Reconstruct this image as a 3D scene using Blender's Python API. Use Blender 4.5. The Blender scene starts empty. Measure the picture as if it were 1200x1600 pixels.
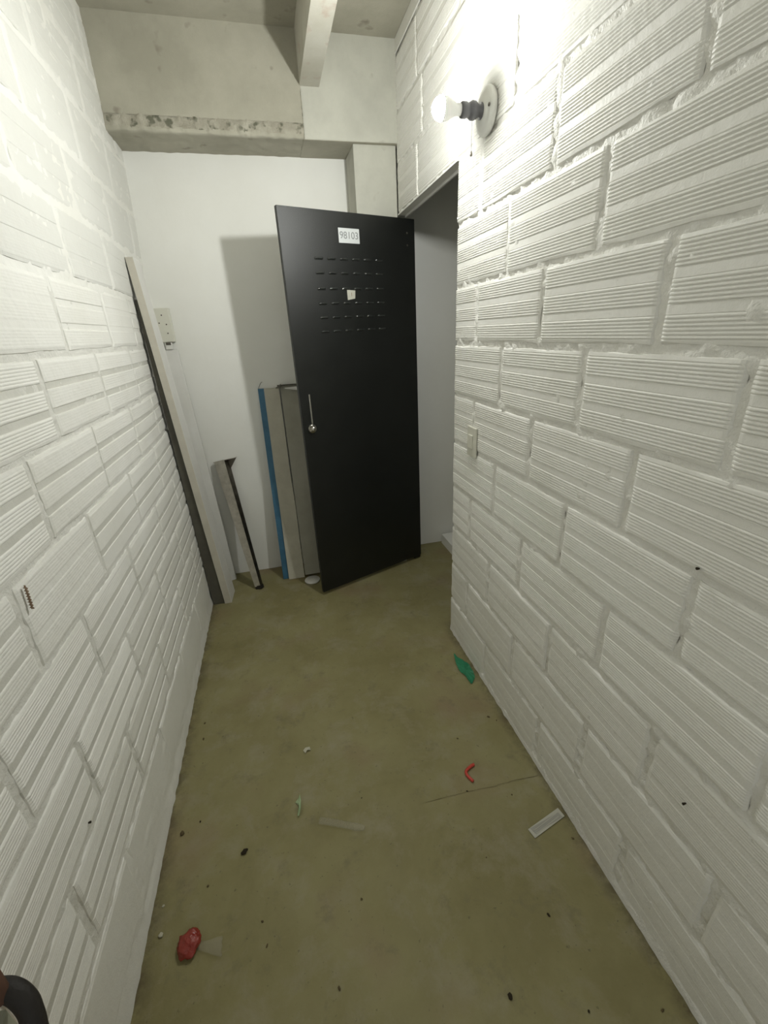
import bpy, bmesh, math, random
from mathutils import Vector, Matrix, noise
random.seed(7)
S = bpy.context.scene
C = S.collection
PI = math.pi

# ------------------------------------------------------------------ camera, world, exposure
HC = 1.56821
cd = bpy.data.cameras.new('camera'); cam = bpy.data.objects.new('camera', cd); C.objects.link(cam)
Rr = [[0.96859, -0.24458, -0.04481], [0.13438, 0.36328, 0.92194], [0.20921, 0.899, -0.38474]]
cam.matrix_world = Matrix(((Rr[0][0], Rr[1][0], -Rr[2][0], 0), (Rr[0][1], Rr[1][1], -Rr[2][1], 0),
                           (Rr[0][2], Rr[1][2], -Rr[2][2], HC), (0, 0, 0, 1)))
cd.sensor_fit = 'AUTO'; cd.sensor_width = 36; cd.lens = 677.566 / 1600 * 36; cd.clip_start = 0.02
S.camera = cam
w = bpy.data.worlds.new('world'); S.world = w; w.use_nodes = True
w.node_tree.nodes['Background'].inputs[0].default_value = (0.93, 0.96, 0.92, 1)
w.node_tree.nodes['Background'].inputs[1].default_value = 0.24  # even fill light added, entering at the open end behind the camera
S.view_settings.view_transform = 'Standard'; S.view_settings.look = 'None'
S.view_settings.gamma = 1; S.view_settings.use_curve_mapping = False
S.view_settings.exposure = 1.43
BULB = (0.612, 1.63, 2.2)
BULB_STRENGTH = 500.0

# ------------------------------------------------------------------ key dimensions
XL, XR, YE, YB, YF = -0.563, 0.7877, 1.881, 2.918, 2.67
ZB, ZC, A, P, ZLIN = 2.455, 2.856, 1.5058, 0.215, 2.147
YN = -1.15

# ------------------------------------------------------------------ materials
def mat(name, base, rough=0.6, spec=0.4, metal=0.0, var=None, vscale=6.0, bump=0.0, bscale=60.0, bump2=0.0, b2scale=400.0,
        emit=0.0, trans=0.0, alpha=1.0, coat=0.0, spots=None, spot_scale=20, spot_lo=.62, spot_hi=.7, vlo=.35, vhi=.65):
    m = bpy.data.materials.new(name); m.use_nodes = True
    nt = m.node_tree; N = nt.nodes; L = nt.links; b = N['Principled BSDF']
    b.inputs['Roughness'].default_value = rough
    b.inputs['Specular IOR Level'].default_value = spec
    b.inputs['Metallic'].default_value = metal
    b.inputs['Transmission Weight'].default_value = trans
    b.inputs['Alpha'].default_value = alpha
    b.inputs['Coat Weight'].default_value = coat
    base4 = (*base, 1)
    b.inputs['Base Color'].default_value = base4
    g = N.new('ShaderNodeNewGeometry')
    out = None
    if var:
        n = N.new('ShaderNodeTexNoise'); n.inputs['Scale'].default_value = vscale; n.inputs['Detail'].default_value = 6
        n.inputs['Roughness'].default_value = .62
        L.new(g.outputs['Position'], n.inputs['Vector'])
        r = N.new('ShaderNodeValToRGB'); r.color_ramp.elements[0].position = vlo; r.color_ramp.elements[1].position = vhi
        r.color_ramp.elements[0].color = (*var, 1); r.color_ramp.elements[1].color = base4
        L.new(n.outputs['Fac'], r.inputs['Fac']); out = r.outputs['Color']
    if spots:
        n = N.new('ShaderNodeTexNoise'); n.inputs['Scale'].default_value = spot_scale; n.inputs['Detail'].default_value = 3
        L.new(g.outputs['Position'], n.inputs['Vector'])
        r = N.new('ShaderNodeMapRange'); r.inputs['From Min'].default_value = spot_lo; r.inputs['From Max'].default_value = spot_hi
        L.new(n.outputs['Fac'], r.inputs['Value'])
        mx = N.new('ShaderNodeMix'); mx.data_type = 'RGBA'
        L.new(r.outputs['Result'], mx.inputs['Factor'])
        if out: L.new(out, mx.inputs['A'])
        else: mx.inputs['A'].default_value = base4
        mx.inputs['B'].default_value = (*spots, 1); out = mx.outputs['Result']
    if out: L.new(out, b.inputs['Base Color'])
    if bump:
        n = N.new('ShaderNodeTexNoise'); n.inputs['Scale'].default_value = bscale; n.inputs['Detail'].default_value = 5
        L.new(g.outputs['Position'], n.inputs['Vector'])
        bp = N.new('ShaderNodeBump'); bp.inputs['Strength'].default_value = 1; bp.inputs['Distance'].default_value = bump
        L.new(n.outputs['Fac'], bp.inputs['Height'])
        if bump2:
            n2 = N.new('ShaderNodeTexNoise'); n2.inputs['Scale'].default_value = b2scale; n2.inputs['Detail'].default_value = 2
            L.new(g.outputs['Position'], n2.inputs['Vector'])
            bp2 = N.new('ShaderNodeBump'); bp2.inputs['Distance'].default_value = bump2
            L.new(n2.outputs['Fac'], bp2.inputs['Height']); L.new(bp.outputs['Normal'], bp2.inputs['Normal'])
            L.new(bp2.outputs['Normal'], b.inputs['Normal'])
        else:
            L.new(bp.outputs['Normal'], b.inputs['Normal'])
    if emit:
        b.inputs['Emission Color'].default_value = base4; b.inputs['Emission Strength'].default_value = emit
    return m

M = {}
M['paint'] = mat('white_wall_paint', (.87, .862, .825), .55, .35, var=(.82, .81, .76), vscale=3, bump=.0016, bscale=45, bump2=.0004, b2scale=300)
M['mortar'] = mat('painted_mortar', (.85, .84, .80), .6, .3, var=(.78, .77, .72), vscale=9, bump=.004, bscale=70, bump2=.001, b2scale=260)
M['plaster'] = mat('white_plaster', (.87, .868, .83), .6, .3, var=(.84, .835, .79), vscale=2.5, bump=.0010, bscale=18, bump2=.0002, b2scale=250)
M['concrete'] = mat('raw_concrete', (.45, .43, .355), .85, .2, var=(.36, .345, .28), vscale=3.5, bump=.0025, bscale=25, bump2=.0006, b2scale=220,
                    spots=(.27, .25, .20), spot_scale=9, spot_lo=.66, spot_hi=.74)
M['concrete_light'] = mat('pale_concrete', (.53, .515, .45), .85, .2, var=(.47, .45, .38), vscale=5, bump=.002, bscale=30, bump2=.0006, b2scale=200,
                    spots=(.44, .35, .29), spot_scale=13, spot_lo=.6, spot_hi=.75)
M['crust'] = mat('crusted_concrete', (.44, .42, .35), .95, .1, var=(.33, .31, .25), vscale=14, bump=.006, bscale=55, bump2=.002, b2scale=200,
                 spots=(.16, .16, .12), spot_scale=26, spot_lo=.56, spot_hi=.66)
M['plate_concrete'] = mat('smoothed_concrete', (.56, .555, .49), .85, .2, var=(.48, .475, .42), vscale=5, bump=.002, bscale=30, bump2=.0006, b2scale=200,
                 spots=(.40, .385, .33), spot_scale=10, spot_lo=.66, spot_hi=.78)
M['groove'] = mat('darker_groove_paint', (.69, .68, .63), .6, .3, var=(.62, .61, .56), vscale=5, bump=.0012, bscale=60, bump2=.0004, b2scale=300)  # groove faces in a darker tone than the bands
M['mortar_left'] = mat('darker_painted_mortar', (.79, .78, .735), .6, .3, var=(.71, .70, .655), vscale=9, bump=.004, bscale=70, bump2=.001, b2scale=260)  # left wall mortar in a darker tone than the brick paint
M['paint_upper'] = mat('upper_wall_paint', (.775, .772, .735), .55, .35, var=(.73, .725, .685), vscale=3, bump=.0016, bscale=45, bump2=.0004, b2scale=300)  # darker bricks set off the pale joints and bring down the upper wall's brightness
M['black'] = mat('black_enamel', (.007, .008, .007), .38, .5, bump=.0008, bscale=420, var=(.010, .011, .010), vscale=8)
M['black_side'] = mat('dark_rubber', (.02, .02, .018), .5, .4)
M['chrome'] = mat('brushed_steel', (.62, .60, .54), .28, .5, metal=1, var=(.5, .48, .43), vscale=30)
M['leg_steel'] = mat('satin_steel', (.55, .52, .45), .38, .6, metal=.45, var=(.42, .39, .33), vscale=30)
M['louver'] = mat('glossy_black_enamel', (.02, .022, .021), .16, .8, coat=.6)
M['steel_dark'] = mat('dark_steel', (.22, .20, .17), .4, .5, metal=1, var=(.12, .11, .09), vscale=20)
M['label'] = mat('paper_label', (.62, .64, .64), .5, .3)
M['ink'] = mat('printed_ink', (.22, .23, .23), .6, .2)
M['cream'] = mat('cream_plastic', (.72, .71, .62), .35, .5)
M['white_plastic'] = mat('white_plastic', (.75, .74, .70), .35, .5)
M['hole'] = mat('dark_recess', (.05, .04, .03), .8, .1)
M['board'] = mat('white_melamine', (.78, .77, .74), .4, .4, var=(.72, .71, .67), vscale=4)
M['board_edge'] = mat('greige_board_edge', (.60, .57, .49), .6, .3, var=(.54, .51, .44), vscale=12)
M['dark_strip'] = mat('dark_grey_matte', (.12, .115, .09), .6, .3, var=(.09, .085, .07), vscale=8)
M['blue'] = mat('blue_tape', (.055, .17, .28), .45, .4, var=(.04, .13, .22), vscale=15)
M['beige'] = mat('beige_foam_board', (.56, .54, .455), .85, .1, var=(.49, .47, .39), vscale=9, bump=.003, bscale=22)
M['grey'] = mat('grey_foam_board', (.40, .39, .33), .85, .1, var=(.35, .34, .28), vscale=7, bump=.003, bscale=20)
M['ceramic'] = mat('lamp_base_plastic', (.80, .80, .76), .3, .5)
M['socket'] = mat('lamp_socket_plastic', (.13, .13, .14), .35, .5)
M['bulb'] = mat('lit_bulb', (.985, 1.0, .955), emit=BULB_STRENGTH)
M['bulb_neck'] = mat('bulb_neck_plastic', (.85, .85, .83), .3, .5)
M['green'] = mat('green_foil', (.025, .24, .12), .4, .5, var=(.02, .19, .09), vscale=40)
M['red'] = mat('red_plastic', (.55, .06, .04), .35, .5)
M['redfilm'] = mat('red_wrapper_film', (.27, .03, .02), .18, .6, bump=.003, bscale=120)
M['clearfilm'] = mat('clear_film', (.75, .72, .62), .12, .7, trans=.6, alpha=.20, bump=.003, bscale=150)
M['palegreen'] = mat('pale_green_scrap', (.36, .46, .27), .7, .2)
M['scrap'] = mat('white_scrap', (.50, .48, .38), .7, .2)
M['crumb'] = mat('dark_crumb', (.035, .028, .018), .9, .1)
M['crumb2'] = mat('brown_crumb', (.11, .085, .045), .9, .1)
M['rust'] = mat('rusty_metal', (.34, .24, .16), .7, .3, var=(.17, .11, .07), vscale=80)
M['strip'] = mat('sticker_paper', (.50, .49, .42), .5, .4)
M['strip2'] = mat('sticker_print', (.36, .35, .31), .5, .4)
M['rubber'] = mat('black_rubber', (.022, .019, .017), .6, .3, bump=.001, bscale=200)
M['leather'] = mat('tan_leather', (.36, .19, .08), .6, .3, var=(.28, .14, .06), vscale=20)
M['brown'] = mat('brown_webbing', (.12, .065, .045), .8, .2)
M['whiteband'] = mat('cream_lining', (.42, .42, .32), .7, .2)

def floor_mat():
    m = bpy.data.materials.new('worn_concrete_floor'); m.use_nodes = True
    nt = m.node_tree; N = nt.nodes; L = nt.links; b = N['Principled BSDF']
    g = N.new('ShaderNodeNewGeometry'); pos = g.outputs['Position']
    def nz(scale, det=6, rough=.6, dist=0):
        n = N.new('ShaderNodeTexNoise'); n.inputs['Scale'].default_value = scale; n.inputs['Detail'].default_value = det
        n.inputs['Roughness'].default_value = rough; n.inputs['Distortion'].default_value = dist
        L.new(pos, n.inputs['Vector']); return n.outputs['Fac']
    def mr(v, a, c, lo=0, hi=1):
        r = N.new('ShaderNodeMapRange'); r.inputs['From Min'].default_value = a; r.inputs['From Max'].default_value = c
        r.inputs['To Min'].default_value = lo; r.inputs['To Max'].default_value = hi
        L.new(v, r.inputs['Value']); return r.outputs['Result']
    def mix(f, a, c):
        x = N.new('ShaderNodeMix'); x.data_type = 'RGBA'
        L.new(f, x.inputs['Factor'])
        if isinstance(a, tuple): x.inputs['A'].default_value = (*a, 1)
        else: L.new(a, x.inputs['A'])
        if isinstance(c, tuple): x.inputs['B'].default_value = (*c, 1)
        else: L.new(c, x.inputs['B'])
        return x.outputs['Result']
    def math_(op, a, c):
        x = N.new('ShaderNodeMath'); x.operation = op
        for i, v in enumerate((a, c)):
            if isinstance(v, (int, float)): x.inputs[i].default_value = v
            else: L.new(v, x.inputs[i])
        return x.outputs[0]
    col = mix(mr(nz(2.2, 8, .65, .2), .38, .62), (.222, .196, .086), (.285, .260, .128))
    col = mix(mr(nz(6, 8, .7, .25), .50, .70, 0, .6), col, (.335, .305, .215))
    col = mix(mr(nz(2.3, 4, .5), .54, .70, 0, .6), col, (.235, .165, .10))
    col = mix(mr(nz(9, 6, .7, .2), .56, .70, 0, .5), col, (.155, .135, .08))
    col = mix(mr(nz(60, 3, .6), .66, .74, 0, .6), col, (.10, .085, .05))
    # dirt gathered along the two walls
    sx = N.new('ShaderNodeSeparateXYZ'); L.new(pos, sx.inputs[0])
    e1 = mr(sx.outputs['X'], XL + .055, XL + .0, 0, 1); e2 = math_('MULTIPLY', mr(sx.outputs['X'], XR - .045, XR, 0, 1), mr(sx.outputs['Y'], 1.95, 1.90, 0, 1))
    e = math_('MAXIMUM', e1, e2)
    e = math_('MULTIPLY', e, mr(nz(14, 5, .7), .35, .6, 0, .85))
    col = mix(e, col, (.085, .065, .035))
    L.new(col, b.inputs['Base Color'])
    b.inputs['Roughness'].default_value = .62; b.inputs['Specular IOR Level'].default_value = .35
    L.new(mr(nz(4), .3, .7, .5, .78), b.inputs['Roughness'])
    bp = N.new('ShaderNodeBump'); bp.inputs['Distance'].default_value = .003; L.new(nz(22, 8, .65), bp.inputs['Height'])
    L.new(bp.outputs['Normal'], b.inputs['Normal'])
    return m
M['floor'] = floor_mat()

# ------------------------------------------------------------------ helpers
def link(name, me, m=None, parent=None, smooth=False):
    o = bpy.data.objects.new(name, me); C.objects.link(o)
    if m: me.materials.append(M[m] if isinstance(m, str) else m)
    if parent: o.parent = parent
    if smooth:
        for p in me.polygons: p.use_smooth = True
    return o
def pyd(name, vs, fs, m=None, parent=None, smooth=False):
    me = bpy.data.meshes.new(name); me.from_pydata([tuple(v) for v in vs], [], fs); me.update()
    bm = bmesh.new(); bm.from_mesh(me); bmesh.ops.recalc_face_normals(bm, faces=bm.faces); bm.to_mesh(me); bm.free()
    return link(name, me, m, parent, smooth)
def bmo(name, bm, m=None, parent=None, smooth=False):
    bmesh.ops.recalc_face_normals(bm, faces=bm.faces)
    me = bpy.data.meshes.new(name); bm.to_mesh(me); bm.free(); return link(name, me, m, parent, smooth)
def tag(o, label, cat, group=None, kind=None):
    o['label'] = label; o['category'] = cat
    if group: o['group'] = group
    if kind: o['kind'] = kind
    return o
def thing(name, label, cat, loc=(0, 0, 0), rot=(0, 0, 0), group=None):
    o = bpy.data.objects.new(name, None); C.objects.link(o); o.location = loc; o.rotation_euler = rot
    o.empty_display_size = .05
    return tag(o, label, cat, group)
def struct(o):
    o['kind'] = 'structure'; return o
def bx(bm, x0, x1, y0, y1, z0, z1, bev=0.0, seg=2, mtx=None):
    vs = [bm.verts.new((x, y, z)) for z in (z0, z1) for y in (y0, y1) for x in (x0, x1)]
    fs = [bm.faces.new([vs[i] for i in f]) for f in ((0, 2, 3, 1), (4, 5, 7, 6), (0, 1, 5, 4), (2, 6, 7, 3), (0, 4, 6, 2), (1, 3, 7, 5))]
    if bev:
        ed = list({e for f in fs for e in f.edges})
        r = bmesh.ops.bevel(bm, geom=ed, offset=bev, segments=seg, affect='EDGES', profile=.5)
        vs = list({v for f in r['faces'] for v in f.verts} | {v for v in vs if v.is_valid})
    if mtx: bmesh.ops.transform(bm, matrix=mtx, verts=[v for v in vs if v.is_valid])
    return bm
def box(name, dims, m, parent=None, bev=0.0, seg=2):
    bm = bmesh.new(); bx(bm, *dims, bev, seg); return bmo(name, bm, m, parent)
def lathe(bm, prof, n=32, mtx=None):
    rings = []
    for r, z in prof:
        if r < 1e-6: rings.append([bm.verts.new((0, 0, z))])
        else: rings.append([bm.verts.new((r * math.cos(2 * PI * i / n), r * math.sin(2 * PI * i / n), z)) for i in range(n)])
    for a, b in zip(rings, rings[1:]):
        for i in range(n):
            j = (i + 1) % n
            if len(a) == 1 and len(b) == 1: continue
            if len(a) == 1: bm.faces.new((a[0], b[i], b[j]))
            elif len(b) == 1: bm.faces.new((a[i], a[j], b[0]))
            else: bm.faces.new((a[i], a[j], b[j], b[i]))
    if mtx: bmesh.ops.transform(bm, matrix=mtx, verts=[v for r in rings for v in r])
    return bm
def tube(bm, pts, rad, n=10, flat=1.0, up=Vector((0, 0, 1))):
    pts = [Vector(p) for p in pts]; rings = []
    rs = rad if isinstance(rad, (list, tuple)) else [rad] * len(pts)
    for i, p in enumerate(pts):
        t = (pts[min(i + 1, len(pts) - 1)] - pts[max(i - 1, 0)]).normalized()
        s = t.cross(up)
        if s.length < 1e-4: s = t.cross(Vector((1, 0, 0)))
        s.normalize(); u = s.cross(t)
        rings.append([bm.verts.new(p + s * math.cos(2 * PI * k / n) * rs[i] + u * math.sin(2 * PI * k / n) * rs[i] * flat) for k in range(n)])
    for a, b in zip(rings, rings[1:]):
        for k in range(n): bm.faces.new((a[k], a[(k + 1) % n], b[(k + 1) % n], b[k]))
    bm.faces.new(rings[0]); bm.faces.new(rings[-1]); return bm
def spline(pts, n=6):
    pts = [Vector(p) for p in pts]; out = []
    for i in range(len(pts) - 1):
        p0, p1, p2, p3 = pts[max(i - 1, 0)], pts[i], pts[i + 1], pts[min(i + 2, len(pts) - 1)]
        for k in range(n):
            t = k / n
            out.append(.5 * ((2 * p1) + (p2 - p0) * t + (2 * p0 - 5 * p1 + 4 * p2 - p3) * t * t + (3 * p1 - p0 - 3 * p2 + p3) * t ** 3))
    out.append(pts[-1]); return out
def nz(x, y, z=0.0): return noise.noise(Vector((x, y, z)))

# ------------------------------------------------------------------ room shell
def sstep(a, b, x):
    t = max(0, min(1, (x - a) / (b - a))); return t * t * (3 - 2 * t)
def left_x(y, z):   # the left wall bellies out a little towards its far corner
    return XL - .05 * sstep(2.0, 2.9, y) * math.exp(-((z - 1.5) / .7) ** 2)
def right_x(y, z): return XR

def wall_grid(name, fx, sgn, cells, step, depth, m, parent=None):
    """rough mortar sheet behind the bricks with a solid back; sgn: +1 when the room lies towards +x"""
    vs, fs, idx = [], [], {}
    def V(i, j):
        if (i, j) not in idx:
            y, z = i * step, j * step
            y = min(max(y, YN), yhi); z = min(z, ZC)
            idx[(i, j)] = len(vs); vs.append((fx(y, z) + sgn * depth(y, z), y, z))
        return idx[(i, j)]
    yhi = max(c[1] for c in cells)
    for (y0, y1, z0, z1) in cells:
        i0, i1, j0, j1 = round(y0 / step), round(y1 / step), round(z0 / step), round(z1 / step)
        for i in range(i0, i1):
            for j in range(j0, j1): fs.append((V(i, j), V(i + 1, j), V(i + 1, j + 1), V(i, j + 1)))
    return pyd(name, vs, fs, m, parent, True)

def brick_profile(H, amp, band):
    pr = [(0.0, -.011), (.0025, -.0025), (.009, -.001)]
    t = H / 26.6; b = .0115
    for gI in range(3):
        for r in range(6):
            pr += [(b, -.0026 * amp), (b + t * .34, 0.0), (b + t * .66, 0.0)]; b += t
        pr.append((b, -.0026 * amp))
        if gI < 2:
            pr += [(b + .0015, -band), (b + .0185, -band)]; b += .020
        else:
            b += .0015
    s = (H - .0115) / b
    pr = [(p[0] if i < 3 else .0115 + (p[0] - .0115) * (H - .022) / (b - .0125), p[1]) for i, p in enumerate(pr)]
    pr += [(H - .009, -.001), (H - .0025, -.0025), (H, -.011)]
    return pr

def make_brick(parent, fx, sgn, y0, y1, z0, z1, amp, band, lift, rough, gm, seed):
    H = z1 - z0; L = y1 - y0
    pr = brick_profile(H, amp, band)
    cols = [0, .004, .012] + [.012 + (L - .024) * k / 5 for k in range(1, 5)] + [L - .012, L - .004, L]
    cy, cz = (y0 + y1) / 2, z0
    cx = fx(cy, cz + H / 2)
    vs = []; nb = len(pr); nc = len(cols)
    for ci, a in enumerate(cols):
        ed = {0: -.010, nc - 1: -.010, 1: -.003, nc - 2: -.003}.get(ci, 0)
        for bi, (b, d) in enumerate(pr):
            wy = y0 + a; wz = z0 + b
            if bi < 2 or bi >= nb - 2: wz += .0035 * nz(wy * 22, seed * 3.1 + bi, 1) + .004 * nz(wy * 7, seed * 5.1, bi // 2) * (1 if bi > 2 else -1)
            if ci < 2 or ci > nc - 3: wy += .004 * nz(wz * 25, seed * 7.7 + ci, 2)
            dd = lift + min(d, ed + d * .3 if ed else d) + rough * nz(wy * 9, wz * 9, seed)
            vs.append((fx(wy, wz) + sgn * dd - cx, wy - cy, wz - cz))
    fs = [(c * nb + b, (c + 1) * nb + b, (c + 1) * nb + b + 1, c * nb + b + 1) for c in range(nc - 1) for b in range(nb - 1)]
    me = bpy.data.meshes.new('brick'); me.from_pydata(vs, [], fs if sgn < 0 else [f[::-1] for f in fs]); me.update()
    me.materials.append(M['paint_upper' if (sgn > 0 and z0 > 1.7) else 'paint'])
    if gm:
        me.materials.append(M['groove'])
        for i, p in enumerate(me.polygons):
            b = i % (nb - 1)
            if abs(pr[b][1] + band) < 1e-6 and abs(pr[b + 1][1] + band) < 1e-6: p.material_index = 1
    o = bpy.data.objects.new('brick', me); C.objects.link(o); o.parent = parent; o.location = (cx, cy, cz)
    return o

def course(parent, fx, sgn, ylo, yhi, z0, z1, heads, joint, prm):
    ys = [ylo] + [h for h in heads if ylo + .03 < h < yhi - .03] + [yhi]
    for a, b in zip(ys, ys[1:]):
        if b - a < .03: continue
        j0 = joint / 2 * random.uniform(.7, 1.35); j1 = joint / 2 * random.uniform(.7, 1.35)
        if a == ylo: j0 = 0
        if b == yhi: j1 = 0
        sd = random.uniform(0, 100)
        make_brick(parent, fx, sgn, a + j0, b - j1, z0, z1, *prm(a, b, z0), sd)

# mortar relief: lumpy joints, smoothed over near the floor
def right_depth(y, z):
    d = -.0068 + .0085 * nz(y * 38, z * 38) + .005 * nz(y * 13, z * 13, 5) + .0025 * nz(y * 90, z * 90, 9)
    if z < .03: d = .002 + .004 * nz(y * 30, 3) - .004 * (z / .03)
    return d
def left_depth(y, z):
    flush = .0035 * sstep(1.5, 1.9, z) + .004 * sstep(.35, .15, z)
    d = -.0052 + flush - .0012 * sstep(1.4, 1.8, z) + .002 * sstep(1.2, 1.9, y) * sstep(1.2, 1.5, z) + .0036 * nz(y * 34, z * 34, 20) + .003 * nz(y * 11, z * 11, 25) + .0015 * nz(y * 90, z * 90, 9)
    if z < .05: d = .004 + .004 * nz(y * 30, 3) - .004 * (z / .05)
    return d

st = .0125
wr = struct(wall_grid('wall_right', right_x, -1, [(YN, YE, 0, ZC + .01), (YE, 2.70, 2.15, ZC + .01)], st, right_depth, 'mortar'))
heads_even = [.376 - .434 * k for k in range(1, 5)][::-1] + [.376, .81, 1.243, 1.675, 2.29, 2.70]
heads_odd = [.598 - .434 * k for k in range(1, 5)][::-1] + [.598, 1.028, 1.468]
heads_odd_hi = heads_odd + [1.9, 2.36]
def prm_r(a, b, z):
    amp = 1.25 * sstep(.30, .95, z) + .08; amp *= random.uniform(.85, 1.1)
    band = .0016 * (.35 + .65 * sstep(.2, .9, z))
    return amp, band, random.uniform(-.0012, .0016) - .001 * sstep(.5, .2, z), .0012 + .0012 * sstep(.7, .3, z), False
for k in range(-7, 7):
    z0 = A + k * P + .0075 + random.uniform(-.002, .002); z1 = A + (k + 1) * P - .0075 + random.uniform(-.002, .002)
    if k == -7: z0 = .012
    if k == 6: z1 = ZC - .002
    yhi = YE if k < 3 else 2.698
    hd = heads_even if k % 2 == 0 else (heads_odd if k < 3 else heads_odd_hi)
    if z1 - z0 < .1:
        box('mortar_fillet', (XR - .002, XR + .004, YN, yhi, z0, z1), 'paint', wr); continue
    course(wr, right_x, -1, YN, yhi, z0, z1, hd, .015, prm_r)
struct(box('wall_right_core', (XR + .013, XR + .10, YN, YE - .003, 0, ZC), 'paint'))
struct(box('wall_lintel', (XR + .013, XR + .046, YE - .003, 2.705, ZLIN + .004, ZC), 'paint'))
struct(box('trim_1', (XR + .040, XR + .048, YE, 2.70, ZLIN - .010, ZLIN + .004), 'board'))
struct(box('trim_2', (XR + .0, XR + .040, YE, 2.70, ZLIN + .000, ZLIN + .006), 'plaster'))

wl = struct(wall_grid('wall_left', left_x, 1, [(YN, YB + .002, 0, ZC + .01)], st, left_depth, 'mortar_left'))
wl.data.materials.append(M['paint'])
for p in wl.data.polygons:
    zc = p.center.z + .05 * nz(p.center.y * 6, p.center.z * 6)
    if zc > 1.72 or zc < .27: p.material_index = 1
LB = .0757; LP = .2105
hE = [.705 + .4155 * k for k in range(-5, 7)]; hO = [.905 + .4155 * k for k in range(-5, 6)]
def prm_l(a, b, z):
    low = sstep(.05, .28, z); hi = 1 - .65 * sstep(1.45, 1.85, z)
    smooth_b = random.random() < .14
    amp = .55 * low * hi * random.uniform(.3, 1.15) * (1 - .75 * sstep(.95, 1.5, (a + b) / 2)); band = .0036 * low * hi * random.uniform(.5, 1.1)
    if smooth_b: band *= .3; amp *= .5
    if z > 1.9: band *= .8; amp *= .8
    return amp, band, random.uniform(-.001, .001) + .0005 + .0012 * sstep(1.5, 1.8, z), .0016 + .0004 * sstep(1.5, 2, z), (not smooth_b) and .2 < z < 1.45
for k in range(0, 14):
    z0 = LB + k * LP + .007 + random.uniform(-.002, .002); z1 = LB + (k + 1) * LP - .007 + random.uniform(-.002, .002)
    z1 = min(z1, ZC - .002)
    if z1 - z0 < .08: continue
    course(wl, left_x, 1, YN, YB, z0, z1, hE if k % 2 == 1 else hO, .013, prm_l)
struct(box('wall_left_core', (XL - .16, XL - .07, YN, YB + .1, 0, ZC), 'paint'))

# back wall and niche; the end behind the camera stays open for fill light
def sheet(name, f, nu, nv, m, parent=None, smooth=True):
    vs = [f(u / nu, v / nv) for u in range(nu + 1) for v in range(nv + 1)]
    fs = [(u * (nv + 1) + v, (u + 1) * (nv + 1) + v, (u + 1) * (nv + 1) + v + 1, u * (nv + 1) + v + 1) for u in range(nu) for v in range(nv)]
    return pyd(name, vs, fs, m, parent, smooth)
struct(sheet('wall_back', lambda u, v: (-.66 + 2.30 * u, YB + .0025 * nz(u * 7, v * 9) + .0008 * nz(u * 40, v * 50, 3), ZC * v), 90, 120, 'plaster'))
struct(box('wall_back_core', (-.72, 1.72, YB + .02, YB + .12, 0, ZC), 'plaster'))
struct(box('wall_niche', (1.62, 1.72, 1.4, YB + .02, 0, ZC), 'plaster'))
struct(box('trim_3', (1.13, 1.30, 2.60, 2.895, 0, .075), 'plaster'))
struct(box('wall_niche_end', (XR + .1, 1.72, 1.3, 1.4, 0, ZC), 'plaster'))

# floor
def ff(u, v):
    x, y = -.62 + 2.3 * u, YN + (YB + .04 - YN) * v
    return (x, y, .0014 * nz(x * 4, y * 4, 7) - .001)
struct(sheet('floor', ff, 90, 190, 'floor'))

# ceiling slab with its rib
struct(box('ceiling', (-.75, 1.72, YN - .1, YB + .1, ZC, ZC + .12), 'concrete'))
bm = bmesh.new(); n = 60
for i in range(n + 1):
    y = YN + (YF + .03 - YN) * i / n
    j = [.002 * nz(y * 6, q) for q in range(4)]
    bm.verts.new((.312 + j[0], y, ZC + .01)); bm.verts.new((.312 + j[1], y, 2.656 + j[2])); bm.verts.new((.405 + j[3], y, 2.656 + j[1])); bm.verts.new((.405 + j[0], y, ZC + .01))
bm.verts.ensure_lookup_table()
for i in range(n):
    for q in range(3): bm.faces.new((bm.verts[4 * i + q], bm.verts[4 * i + q + 1], bm.verts[4 * i + 5 + q], bm.verts[4 * i + 4 + q]))
struct(bmo('ceiling_beam', bm, 'concrete_light'))

# cross beam over the back wall: front face, crusted lower lip, soffit; a patched plate to the right of the crack
cross = bpy.data.objects.new('beam_back', None); C.objects.link(cross); struct(cross)
def bf(u, v):
    x = -.60 + .912 * u; z = 2.515 + (ZC - 2.515) * v
    return (x, YF + .003 * nz(x * 5, z * 5, 1) + .0008 * nz(x * 40, z * 40, 2), z)
sheet('face', bf, 90, 34, 'concrete', cross)
def bl(u, v):
    x = -.60 + .912 * u; e = .010 * max(0, nz(x * 30, v * 3, 4) + .3 * nz(x * 80, v * 8, 6))
    if v < .5:
        z = 2.518 - (2.518 - ZB) * v * 2; y = YF + .004 - .009 * math.sin(PI * v * 2) * (.6 + nz(x * 22, 1)) - e
        z += .004 * nz(x * 26, 3, v)
    else:
        y = YF + .004 + (YB - YF) * (v - .5) * 2; z = ZB + .006 * nz(x * 20, y * 20, 8) * (1 - abs(v - .75) * 2)
    return (x, y, z)
lip = sheet('crusted_lip', bl, 200, 24, 'crust', cross)
lip.data.materials.append(M['concrete'])
for p in lip.data.polygons:
    if p.center.y > YF + .012 or p.center.z < 2.472 + .012 * nz(p.center.x * 18, 2): p.material_index = 1
def bp(u, v):
    x = .316 + .475 * u; z = ZB + (ZC - ZB) * v
    return (x, YF + .006 + .002 * nz(x * 6, z * 6, 11) + .001 * nz(x * 40, z * 40, 2), z)
sheet('patched_face', bp, 60, 40, 'plate_concrete', cross)
box('soffit', (.31, .80, YF + .008, YB, ZB - .002, ZB + .02), 'concrete', cross)
bm = bmesh.new(); pts = [(.3135 + .003 * nz(z * 20, 1), YF + .001, z) for z in [2.656 - .0125 * i for i in range(17)]]
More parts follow.
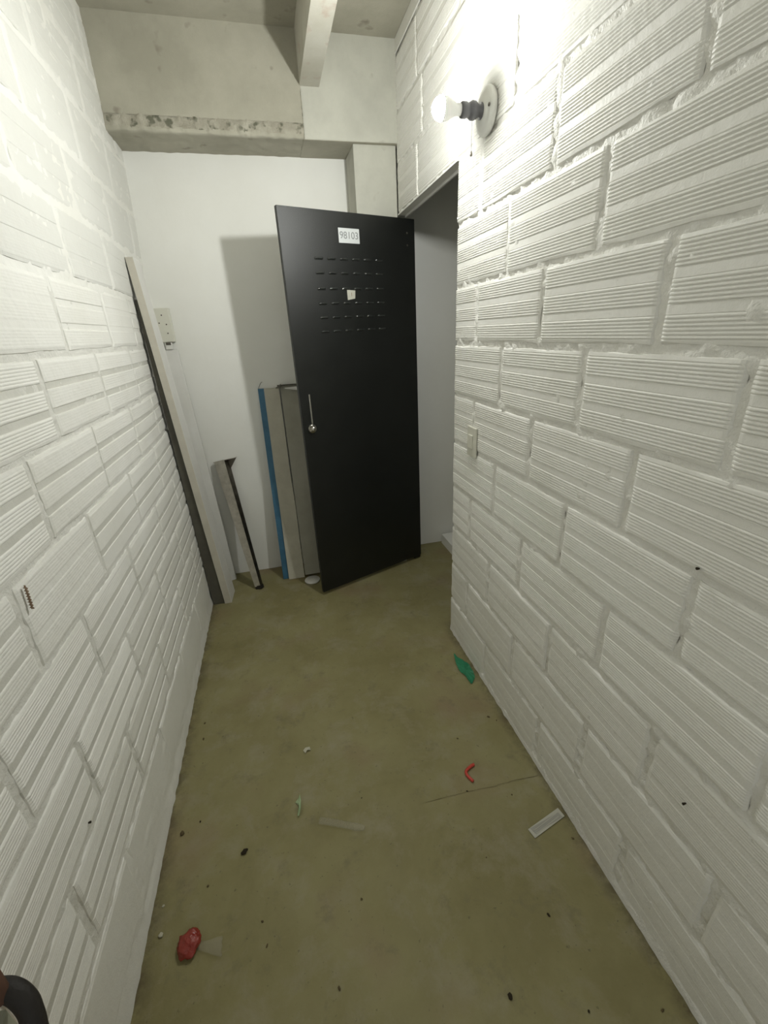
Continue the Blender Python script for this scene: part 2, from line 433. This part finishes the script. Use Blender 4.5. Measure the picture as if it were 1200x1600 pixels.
tube(bm, pts, [.0022 + .0012 * abs(nz(p[2] * 40, 4)) for p in pts], 6); bmo('joint_gap', bm, 'crust', cross)
def col(u, v):
    x = .560 + .225 * u; z = (ZB + .003) * v
    return (x, YF + .034 + .002 * nz(x * 6, z * 6, 21) + .0008 * nz(x * 40, z * 40, 2), z)
column = struct(sheet('wall_column', col, 30, 90, 'plate_concrete'))
column['kind'] = 'structure'
c2 = struct(box('wall_column_core', (.560, .785, YF + .036, YB, 0, ZB), 'plate_concrete'))

# ------------------------------------------------------------------ wall lamp
lamp = thing('wall_lamp', 'bare lit bulb in a dark pull-chain socket on a round wall plate', 'lamp', (XR, 1.63, 2.2))
mx = Matrix.Translation((-.006, 0, 0)) @ Matrix.Rotation(-PI / 2, 4, 'Y')
bm = bmesh.new(); lathe(bm, [(0, -.004), (.062, -.004), (.064, .004), (.060, .012), (.047, .016), (.034, .017), (.030, .022), (0, .022)], 40, mx)
plate = bmo('mounting_plate', bm, 'ceramic', lamp, True)
for s in (-1, 1):
    bm = bmesh.new(); lathe(bm, [(0, .0175), (.005, .0175), (.0045, .0195), (0, .020)], 12, mx @ Matrix.Translation((.0, s * .047, 0)) if s else mx)
    bmo('screw', bm, 'steel_dark', plate, True)
bm = bmesh.new(); lathe(bm, [(0, .02), (.021, .02), (.022, .026), (.017, .031), (.018, .036), (.024, .045), (.025, .055), (.020, .064), (.018, .070), (.021, .074), (.021, .088), (.018, .092), (0, .092)], 32, mx)
bmo('socket', bm, 'socket', lamp, True)
bm = bmesh.new(); lathe(bm, [(0, .088), (.0155, .088), (.016, .108), (.022, .122), (.029, .138), (.0318, .1555)], 32, mx)
bmo('bulb_neck', bm, 'bulb_neck', lamp, True)
bm = bmesh.new(); lathe(bm, [(.0318, .1555)] + [(.032 * math.cos(a), .152 + .034 * math.sin(a)) for a in [.10 + (PI / 2 - .10) * i / 12 for i in range(12)]] + [(0, .186)], 32, mx)
bmo('bulb_globe', bm, 'bulb', lamp, True)
bm = bmesh.new()
for i in range(26):
    bmesh.ops.create_icosphere(bm, subdivisions=1, radius=.0013, matrix=Matrix.Translation((-.058, 0, -.022 - i * .0032)))
ch = bmo('pull_chain', bm, 'steel_dark', lamp)
bm = bmesh.new(); lathe(bm, [(0, 0), (.0035, .001), (.0042, .006), (.002, .014), (0, .015)], 12, Matrix.Translation((-.058, 0, -.118)))
bmo('pull_bell', bm, 'steel_dark', ch, True)

# ------------------------------------------------------------------ black locker door
B0 = Vector((.140, 2.436, .02)); B1 = Vector((.900, 2.718, .02)); W = (B1 - B0).length
ang = math.atan2(B1.y - B0.y, B1.x - B0.x)
door = thing('locker_door', 'black metal locker door numbered 98103 standing ajar beside the doorway opening', 'door', B0, (0, 0, ang))
door.rotation_euler = (0, math.radians(-.45), ang)
DH = 2.107
bm = bmesh.new(); bx(bm, 0, W, 0, .022, 0, DH, .002, 2); bmo('door_panel', bm, 'black', door)
bm = bmesh.new(); bx(bm, W - .055, W - .004, .004, .018, -.019, .001, .001, 1); bmo('floor_pivot', bm, 'black_side', door)
# louvre hoods, 6 x 6
lv = bmesh.new(); nl = 10; rows = [(-.0005, 0.0), (-.005, .003), (-.0085, .009), (0.0, .0125)]
g = [[lv.verts.new((.048 * i / nl, .0005 if (i in (0, nl) ) else y * min(1, min(i, nl - i) / 1.2 + .25), z)) for i in range(nl + 1)] for y, z in rows]
for a, b in zip(g, g[1:]):
    for i in range(nl): lv.faces.new((a[i], a[i + 1], b[i + 1], b[i]))
bmesh.ops.create_uvsphere(lv, u_segments=12, v_segments=8, radius=.0050, matrix=Matrix.Translation((.002, -.001, .006)) @ Matrix.Diagonal((.9, 1, 1, 1)))  # round bump added at each hood's left end to catch a bulb glint
bmesh.ops.recalc_face_normals(lv, faces=lv.faces)
lme = bpy.data.meshes.new('louver'); lv.to_mesh(lme); lv.free(); lme.materials.append(M['louver'])
for p in lme.polygons: p.use_smooth = True
for z in (1.897, 1.832, 1.760, 1.691, 1.624, 1.556):
    for c in range(6):
        o = bpy.data.objects.new('louver', lme); C.objects.link(o); o.parent = door; o.location = (.172 + c * .0725, 0, z - .005)
def text(name, s, size, m, parent, loc, rot, ext=.0002, align='CENTER'):
    cu = bpy.data.curves.new(name, 'FONT'); cu.body = s; cu.size = size; cu.align_x = align; cu.align_y = 'CENTER'; cu.extrude = ext
    t = bpy.data.objects.new('tmp', cu); C.objects.link(t)
    dg = bpy.context.evaluated_depsgraph_get(); me = bpy.data.meshes.new_from_object(t.evaluated_get(dg))
    bpy.data.objects.remove(t); o = link(name, me, m, parent); o.location = loc; o.rotation_euler = rot; return o
pl = box('number_plate', (-.062, .062, -.0015, 0, -.033, .033), 'label', door, .0005, 1); pl.location = (.381, -.0002, 2.004)
pl['label'] = 'pale number plate reading 98103'
text('number', '98103', .045, 'ink', pl, (0, -.0018, 0), (PI / 2, 0, 0))
bm = bmesh.new(); vs = [(-.026, -.0012, -.024), (.020, -.0012, -.017), (.024, -.0012, .022), (-.027, -.0012, .025)]
f0 = [bm.verts.new(v) for v in vs]; f1 = [bm.verts.new((v[0], 0, v[2])) for v in vs]; bm.faces.new(f0)
for i in range(4): bm.faces.new((f0[i], f0[(i + 1) % 4], f1[(i + 1) % 4], f1[i]))
sk = bmo('paper_sticker', bm, 'strip', door); sk.location = (.371, -.001, 1.731); sk['label'] = 'torn off-white paper sticker'
text('mark', '1', .026, 'rust', sk, (0, -.0014, .002), (PI / 2, 0, 0))
bm = bmesh.new(); bx(bm, -.004, .004, -.006, 0, 0, .165, .0015, 2); h = bmo('lock_bar', bm, 'chrome', door); h.location = (.056, 0, 1.083); h['label'] = 'thin bright steel lock bar'
kx = Matrix.Rotation(PI / 2, 4, 'X')
bm = bmesh.new(); lathe(bm, [(0, 0), (.024, 0), (.025, .006), (.021, .010), (.015, .012), (.0145, .026), (.013, .030), (0, .031)], 28, kx)
k = bmo('lock_knob', bm, 'chrome', door, True); k.location = (.052, 0, 1.062); k['label'] = 'round chrome lock knob'
bm = bmesh.new(); bx(bm, -.0012, .0012, -.0318, -.031, -.006, .006); bmo('keyhole', bm, 'hole', k)
bm = bmesh.new(); lathe(bm, [(.016, .009), (.019, .013), (.016, .017)], 20, kx @ Matrix.Translation((-.010, .002, 0))); bmo('lock_collar', bm, 'chrome', k, True)
for z in (2.038, 1.979):
    bm = bmesh.new(); lathe(bm, [(0, 0), (.005, 0), (.004, .0025), (0, .003)], 12, kx); o = bmo('screw', bm, 'steel_dark', door, True); o.location = (.757, 0, z)

# ------------------------------------------------------------------ white plank leaning on the left wall
plk = thing('leaning_plank', 'tall white narrow plank leaning against the left wall near the corner', 'plank', (-.485, 2.54, 0))
def prism(bm, bot, top):
    a = [bm.verts.new(p) for p in bot]; b = [bm.verts.new(p) for p in top]; n = len(a)
    bm.faces.new(a[::-1]); bm.faces.new(b)
    for i in range(n): bm.faces.new((a[i], a[(i + 1) % n], b[(i + 1) % n], b[i]))
tz = 1.934; tx = -.093; ty = -.04
bm = bmesh.new()
prism(bm, [(0, 0, 0), (.042, .0, 0), (.052, .14, 0), (.010, .14, 0)], [(tx, ty, tz), (tx + .034, ty, tz), (tx + .034, ty + .12, tz), (tx, ty + .12, tz)])
bmo('plank_body', bm, 'board', plk)
bm = bmesh.new()
prism(bm, [(.001, -.0015, 0), (.040, -.0015, 0), (.040, 0, 0), (.001, 0, 0)], [(tx + .001, ty - .0015, tz), (tx + .033, ty - .0015, tz), (tx + .033, ty, tz), (tx + .001, ty, tz)])
e = bmo('edge_band', bm, 'board_edge', plk); e['label'] = 'greige front edge of the plank'
# dark tapering strip filling the gap between plank and wall
bm = bmesh.new()
prism(bm, [(-.556, 2.552, 0), (-.487, 2.545, 0), (-.480, 2.66, 0), (-.556, 2.66, 0)], [(-.586, 2.53, 1.76), (-.5775, 2.53, 1.76), (-.5775, 2.62, 1.76), (-.586, 2.62, 1.76)])
tag(bmo('dark_strip', bm, 'dark_strip'), 'dark grey tapering strip filling the gap between the white plank and left wall', 'board')
# low flat panel standing in the corner under the outlet
bm = bmesh.new()
prism(bm, [(-.545, 2.80, 0), (-.432, 2.835, 0), (-.432, 2.86, 0), (-.545, 2.83, 0)], [(-.595, 2.885, 1.525), (-.507, 2.895, 1.525), (-.507, 2.914, 1.525), (-.595, 2.908, 1.525)])
tag(bmo('corner_panel', bm, 'board'), 'low white panel standing in the back left corner under the power outlet', 'panel')

# ------------------------------------------------------------------ power outlet
out = thing('power_outlet', 'cream double power outlet box high in the back left corner', 'outlet', (-.553, YB, 1.653))
box('outlet_box', (-.046, .046, -.045, -.001, -.088, .088), 'cream', out, .003, 2)
for sx, sz in ((.004, .052), (-.016, .012), (.020, .004), (.018, -.042)):
    bm = bmesh.new(); lathe(bm, [(0, 0), (.0035, 0), (.0035, .0008), (0, .0008)], 10, Matrix.Translation((sx, -.045, sz)) @ kx)
    bmo('socket_hole', bm, 'hole', out)
bm = bmesh.new(); bx(bm, -.012, .026, -.040, -.012, -.128, -.088, .004, 2); o = bmo('cable_gland', bm, 'white_plastic', out)
bm = bmesh.new(); bx(bm, -.006, .020, -.0412, -.040, -.104, -.090); bmo('gland_slot', bm, 'steel_dark', o)

# light switch on the right wall
sw = thing('light_switch', 'small cream rocker light switch on the ribbed right wall', 'switch', (XR, 1.66, 1.122))
box('back_box', (-.011, -.001, -.040, .040, -.062, .062), 'cream', sw, .003, 2)
box('rocker', (-.016, -.0105, -.018, .020, -.030, .030), 'cream', sw, .003, 2)

# ------------------------------------------------------------------ tapered table leg with mounting plate
foot = Vector((-.270, 2.655, .0)); head = Vector((-.385, 2.880, .845))
ax = (head - foot).normalized(); sd = Vector((1, 0, 0)); sd = (sd - ax * sd.dot(ax)).normalized(); fr = ax.cross(sd).normalized()
if fr.y > 0: fr = -fr
leg = thing('table_leg', 'loose tapered steel table leg leaning on the white back wall, plate at top', 'furniture leg', foot)
LL = (head - foot).length
def lp(a, s, f): return ax * a + sd * s + fr * f
bm = bmesh.new()
prism(bm, [lp(.02, -.027, .002), lp(.02, .010, .014), lp(.02, .012, .010), lp(.02, -.025, -.002)], [lp(LL, -.045, .002), lp(LL, .020, .016), lp(LL, .022, .012), lp(LL, -.043, -.003)])
o = bmo('front_face', bm, 'leg_steel', leg)
bm = bmesh.new()
prism(bm, [lp(.02, .010, .014), lp(.02, .026, -.010), lp(.02, .022, -.012), lp(.02, .008, .010)], [lp(LL, .020, .016), lp(LL, .044, -.022), lp(LL, .040, -.024), lp(LL, .018, .012)])
o = bmo('side_face', bm, 'steel_dark', leg)  # side face in a darker steel than the front face
bm = bmesh.new()
for s0, s1, r in ((0.0, .022, 0),):
    prism(bm, [lp(.001, -.026, .0), lp(.001, .010, .020), lp(.001, .030, -.006), lp(.001, .010, -.022), lp(.001, -.018, -.012)], [lp(.024, -.025, .0), lp(.024, .010, .019), lp(.024, .029, -.006), lp(.024, .010, -.02), lp(.024, -.018, -.012)])
bmo('foot_cap', bm, 'rubber', leg)
bm = bmesh.new()
prism(bm, [lp(LL, -.052, -.004), lp(LL, .020, .022), lp(LL, .100, .010), lp(LL, .085, -.016), lp(LL, .040, -.030), lp(LL, -.040, -.028)],
      [lp(LL + .004, -.052, -.004), lp(LL + .004, .020, .022), lp(LL + .004, .100, .010), lp(LL + .004, .085, -.016), lp(LL + .004, .040, -.030), lp(LL + .004, -.040, -.028)])
o = bmo('mounting_plate', bm, 'leg_steel', leg)
bm = bmesh.new(); prism(bm, [lp(LL - .055, .040, -.015), lp(LL - .055, .044, -.015), lp(LL - .055, .044, -.018), lp(LL - .055, .040, -.018)], [lp(LL, .040, -.012), lp(LL, .095, .004), lp(LL, .095, .001), lp(LL, .040, -.016)])
bmo('gusset', bm, 'steel_dark', leg)
bm = bmesh.new(); bmesh.ops.create_icosphere(bm, subdivisions=2, radius=.004, matrix=Matrix.Translation(lp(LL - .02, -.020, .006))); bmo('rivet', bm, 'chrome', leg, True)

# ------------------------------------------------------------------ folded foam boards behind the door
fb = thing('foam_panel', 'beige foam panel with a blue taped edge leaning on the back wall', 'panel', (-.035, 2.72, 0))
def slab(bm, x0b, x1b, yb0, x0t, x1t, yt0, H, th, z0=.001, n=14, wob=.0, seed=0, skew=0):
    rows = []
    for i in range(n + 1):
        t = i / n; xo = wob * nz(t * 4, seed)
        a = x0b + (x0t - x0b) * t + xo * .3; b = x1b + (x1t - x1b) * t + xo; y = yb0 + (yt0 - yb0) * t; z = z0 + H * t
        rows.append([bm.verts.new((a, y + skew, z)), bm.verts.new((b, y, z)), bm.verts.new((b, y + th, z)), bm.verts.new((a, y + th, z))])
    bm.faces.new(rows[0][::-1]); bm.faces.new(rows[-1])
    for a, b in zip(rows, rows[1:]):
        for k in range(4): bm.faces.new((a[k], a[(k + 1) % 4], b[(k + 1) % 4], b[k]))
bm = bmesh.new(); slab(bm, -.036, .072, -.012, -.022, .070, .155, 1.268, .040, wob=.006, seed=2); bmo('foam_sheet', bm, 'beige', fb)
bm = bmesh.new(); slab(bm, -.074, -.036, .004, -.058, -.022, .160, 1.270, .030); o = bmo('edge_tape', bm, 'blue', fb); o['label'] = 'bright blue taped edge'
bm = bmesh.new(); tube(bm, spline([(-.056, .165, 1.27), (-.048, .165, 1.285), (-.036, .166, 1.305), (-.026, .168, 1.312)], 4), .0016, 6); bmo('loose_tape_end', bm, 'dark_strip', fb)
gp = thing('grey_panel', 'grey foam board half hidden behind the black door', 'panel', (.2, 2.72, 0))
bm = bmesh.new(); slab(bm, -.158, .19, -.022, -.156, .19, .150, 1.262, .032, z0=.022, wob=.004, seed=9); bmo('board_sheet', bm, 'grey', gp)
bm = bmesh.new(); bx(bm, -.175, .16, .128, .146, 1.284, 1.290, .001, 1); bmo('top_rail', bm, 'dark_strip', gp)
bm = bmesh.new(); prism(bm, [(-.185, .12, 1.270), (-.155, .112, 1.272), (-.152, .15, 1.285)], [(-.185, .13, 1.276), (-.155, .12, 1.29), (-.150, .155, 1.295)]); bmo('rail_clip', bm, 'dark_strip', gp)
bm = bmesh.new(); prism(bm, [(-.13, .118, 1.268), (-.04, .115, 1.250), (-.04, .119, 1.250)], [(-.13, .118, 1.272), (-.04, .117, 1.278), (-.04, .121, 1.278)]); bmo('paper_flap', bm, 'board', gp)
bm = bmesh.new(); lathe(bm, [(0, 0), (.050, .0), (.053, .004), (.050, .009), (0, .010)], 28); o = bmo('plastic_lid', bm, 'white_plastic', None, True); o.name = 'plastic_disc'
o.location = (.085, 2.645, .001); tag(o, 'small white round plastic lid on the floor by the black door corner', 'lid')

# ------------------------------------------------------------------ litter on the floor
def flat(name, pts, m, h=.002, curl=0.0, parent=None, bend=None):
    """thin sheet with a thickness, built from an outline around its centre"""
    cx = sum(p[0] for p in pts) / len(pts); cy = sum(p[1] for p in pts) / len(pts)
    bm = bmesh.new(); rings = []
    for f in (0, .5, 1.0):
        r = []
        for i, p in enumerate(pts):
            x, y = (p[0] - cx) * f, (p[1] - cy) * f
            z = h + curl * (f ** 2) * (.5 + .5 * math.sin(i * 2.1)) + (bend(x, y) if bend else 0)
            if f == 0:
                r = [bm.verts.new((0, 0, h + curl * .4 + (bend(0, 0) if bend else 0)))]; break
            r.append(bm.verts.new((x, y, z)))
        rings.append(r)
    n = len(pts)
    for i in range(n):
        j = (i + 1) % n
        bm.faces.new((rings[0][0], rings[1][i], rings[1][j])); bm.faces.new((rings[1][i], rings[2][i], rings[2][j], rings[1][j]))
    ret = bmesh.ops.extrude_face_region(bm, geom=list(bm.faces))
    for v in ret['geom']:
        if isinstance(v, bmesh.types.BMVert): v.co.z = max(.0004, v.co.z - .0012)
    o = bmo(name, bm, m, parent); o.location = (cx, cy, 0) if not parent else (0, 0, 0)
    return o
o = flat('leaf_scrap', spline([(0.725, 1.674, 0), (0.739, 1.63, 0), (0.763, 1.588, 0), (0.766, 1.54, 0), (0.761, 1.50, 0), (0.750, 1.479, 0), (0.722, 1.455, 0), (0.719, 1.505, 0), (0.704, 1.554, 0), (0.709, 1.61, 0)], 3), 'green', .003, .006)
tag(o, 'green pointed leaf-shaped foil scrap beside the right wall', 'scrap')
bm = bmesh.new(); tube(bm, spline([(0.558, 1.069, .005), (0.546, 1.067, .005), (0.522, 1.056, .005), (.514, 1.045, .005), (0.516, 1.030, .005), (0.526, 1.008, .005)], 4), .0056, 10)
tag(bmo('red_clip', bm, 'red', None, True), 'red bent plastic clip shaped like an open V', 'clip')
lab = thing('paper_label', 'pale rectangular printed sticker strip lying by the right wall', 'sticker', (.702, .806, 0))
lw = [(0.631, 0.805), (0.638, 0.774), (0.773, 0.809), (0.767, 0.839)]
lw = [(x - .702, y - .806) for x, y in lw]
bm = bmesh.new(); prism(bm, [(x, y, .0006) for x, y in lw], [(x, y, .002 + .0012 * (i > 1)) for i, (x, y) in enumerate(lw)]); bmo('sheet', bm, 'strip', lab)
bm = bmesh.new(); prism(bm, [(x * .88, y * .60, .0012) for x, y in lw], [(x * .88, y * .60, .0025 + .0012 * (i > 1)) for i, (x, y) in enumerate(lw)]); bmo('printed_band', bm, 'strip2', lab)
for q in (-.18, .12):
    bm = bmesh.new(); prism(bm, [(x * .8 - q * .01, y * .06 + q * .035 + (x * .21), .0014) for x, y in lw], [(x * .8 - q * .01, y * .06 + q * .035 + x * .21, .0036) for x, y in lw]); bmo('print_line', bm, 'strip', lab)
bm = bmesh.new()
tp = [(-.046, 1.022, .006), (-.02, 1.012, .007), (.02, .993, .007), (.06, .973, .007), (.085, .962, .007), (.101, .954, .008)]
tube(bm, spline(tp, 3), [.0125] * 13 + [.011, .009, .006], 12, .45)
tag(bmo('plastic_tube', bm, 'clearfilm', None, True), 'clear flattened plastic sleeve lying in the middle of the floor', 'sleeve')
bm = bmesh.new()
for i in range(5): bmesh.ops.create_icosphere(bm, subdivisions=1, radius=.0016, matrix=Matrix.Translation((.092 + .003 * math.cos(i * 2.4), .957 + .004 * math.sin(i * 2.4), .0125)))
o = flat('green_scrap', [(-0.106, 1.138), (-0.111, 1.120), (-0.124, 1.113), (-0.112, 1.103), (-.113, 1.085), (-0.120, 1.062), (-.114, 1.058), (-.106, 1.080), (-0.104, 1.112)], 'palegreen', .003, .008)
tag(o, 'tiny pale green torn wrapper scrap beside the clear sleeve', 'scrap')
bm.free()
o = flat('white_scrap', [(-0.080, 1.318), (-.070, 1.327), (-0.053, 1.330), (-0.050, 1.312), (-.064, 1.314), (-.072, 1.304)], 'scrap', .003, .005)
tag(o, 'tiny off-white paper scrap in the middle of the floor', 'scrap')
# red sweet wrapper
wrp = thing('candy_wrapper', 'crumpled red sweet wrapper with a clear twisted tail near left wall', 'wrapper', (-.437, .787, 0))
bm = bmesh.new(); bmesh.ops.create_icosphere(bm, subdivisions=4, radius=1)
for v in bm.verts:
    d = v.co.copy(); k = 1 + .28 * nz(d.x * 1.6, d.y * 1.6, d.z * 1.6 + 3) + .14 * nz(d.x * 4, d.y * 4, d.z * 4)
    v.co = Vector((d.x * .030 * k, d.y * .032 * k, .014 + max(-.0135, d.z * .015 * k)))
bmo('wrapped_sweet', bm, 'redfilm', wrp, True)
bm = bmesh.new(); rows = []
for i in range(9):
    t = i / 8; wd = .007 + .017 * t
    rows.append([bm.verts.new((.022 + .068 * t + .002 * math.sin(j * 2), -.012 - .018 * t + wd * (j / 4 - 1) + .0, .006 + .006 * abs(math.sin(j * 1.7 + i * .6)) * (1 - .3 * t))) for j in range(9)])
for a, b in zip(rows, rows[1:]):
    for j in range(8): bm.faces.new((a[j], a[j + 1], b[j + 1], b[j]))
o = bmo('clear_tail', bm, 'clearfilm', wrp, True)
md = o.modifiers.new('thick', 'SOLIDIFY'); md.thickness = .0006

def crumb(x, y, r, m, seed, sx=1.0, rz=0.0):
    bm = bmesh.new(); bmesh.ops.create_icosphere(bm, subdivisions=2, radius=1)
    for v in bm.verts:
        k = 1 + .45 * nz(v.co.x * 1.7 + seed, v.co.y * 1.7, v.co.z * 1.7)
        v.co = Vector((v.co.x * r * k * sx, v.co.y * r * k, max(0, v.co.z * r * .5 * k + r * .35)))
    o = bmo('crumb', bm, m, None, True); o.location = (x, y, -.0002); o.rotation_euler = (0, 0, rz); return o
tag(crumb(-.298, .993, .0075, 'crumb', 1, 1.6, .7), 'black crumb lying alone left of the clear plastic sleeve', 'crumb')
tag(crumb(-.510, 1.112, .008, 'crumb2', 2, .8), 'brown crumb close to the left wall, above the red wrapper', 'crumb')
tag(crumb(.374, .463, .007, 'crumb', 3, .9), 'dark crumb at the bottom edge of the photo', 'crumb')
for i, (x, y) in enumerate([(-.455, 1.138), (-.405, .924), (-.239, .788), (-.226, .728), (.547, .39), (.715, 1.262), (.74, 1.235), (.544, 1.198), (.49, .983), (.639, .926),
                            (.459, .766), (.757, .741), (.563, .584), (-.043, .591), (.051, .764), (.72, .345), (.112, 1.064), (-.493, 1.583), (-.488, 1.497)]):
    tag(crumb(x, y, random.uniform(.0020, .0036), 'crumb2' if i % 4 else 'crumb', 10 + i, random.uniform(.8, 2.2), random.uniform(0, 3)),
        'tiny dark speck of grit scattered on the concrete floor', 'crumb', 'specks of grit on the floor')
for i, (x, y) in enumerate([(-.530, .906), (-.522, .833)]):
    tag(crumb(x, y, .004 + .003 * i, 'scrap', 50 + i, 1, 0), ('smaller white paint fleck by the left wall, farther from the camera', 'larger white paint fleck by the left wall, next to the red wrapper')[i], 'paint fleck', 'paint flecks by the left wall')
# hairline crack
bm = bmesh.new(); pts = spline([(.33, .985, .0004), (.42, .982, .0004), (.514, .979, .0004), (.60, .972, .0004), (.66, .973, .0004), (.77, .965, .0004)], 8)
pts = [p + Vector((0, .003 * nz(p.x * 30, 1), 0)) for p in pts]
tube(bm, pts, [.0003 + .0008 * abs(nz(p.x * 25, 5)) for p in pts], 5, .4)
o = bmo('floor_crack', bm, 'crumb2'); struct(o)

# nails and screw in the walls
def nail(x, y, z, sgn, lab_, r=.0035, L=.012):
    bm = bmesh.new(); tube(bm, [(0, 0, 0), (sgn * L, 0, .001)], [r * .6, r], 8); o = bmo('nail', bm, 'crumb'); o.location = (x, y, z); tag(o, lab_, 'nail')
nail(XR - .001, .592, 1.096, -1, 'dark bent nail stub high on the right wall', .0032, .006)
nail(XR - .001, .481, .541, -1, 'dark nail stub low on the right wall', .003, .008)
nail(XL + .001, .826, .527, 1, 'dark nail stub low on the left wall', .003, .006)
bm = bmesh.new(); hp = []
for i in range(90):
    a = i / 90 * 2 * PI * 8; hp.append((.004 + .0028 * math.cos(a), .006 * (i / 90) + .0028 * math.sin(a), .052 * i / 90))
tube(bm, hp, .0011, 5); tube(bm, [(.004, 0, 0), (.004, .006, .054)], .0018, 6)
o = bmo('threaded_screw', bm, 'rust'); o.location = (XL + .003, .932, 1.060); tag(o, 'rusty threaded screw stuck upright on the left wall', 'screw')

# ------------------------------------------------------------------ bag at the lower left edge of the photo
bag = thing('travel_bag', 'bag with an arched black rubber handle at the lower left by the wall', 'bag', (-.45, .28, 0))
bo = Vector((-.45, .28, 0))
HP = [(-.472,.352,.745),(-.466,.360,.80),(-.450,.369,.840),(-.432,.372,.857),(-.414,.371,.862),(-.398,.367,.857),(-.385,.358,.844),(-.380,.349,.827),(-.379,.341,.803),(-.381,.335,.745)]
bm = bmesh.new(); tube(bm, [Vector(p) - bo for p in spline(HP, 5)], .0122, 14); bmo('handle', bm, 'rubber', bag, True)
bm = bmesh.new(); bx(bm, -.095, .060, -.24, .095, .002, .775, .010, 3); bmo('bag_body', bm, 'leather', bag)
bm = bmesh.new(); bx(bm, .028, .040, .066, .084, .770, .838, .003, 1); bmo('lining_tab', bm, 'whiteband', bag)
bm = bmesh.new(); bx(bm, -.008, .022, .066, .084, .770, .832, .003, 1); bmo('front_flap', bm, 'leather', bag)
bm = bmesh.new(); tube(bm, [Vector(p) - bo for p in [(-.475, .40, 1.03), (-.444, .398, .975), (-.424, .380, .93), (-.412, .367, .89), (-.405, .360, .86)]], [.010, .010, .011, .011, .010], 10, .5); bmo('strap', bm, 'brown', bag, True)
bpy.context.view_layer.update()
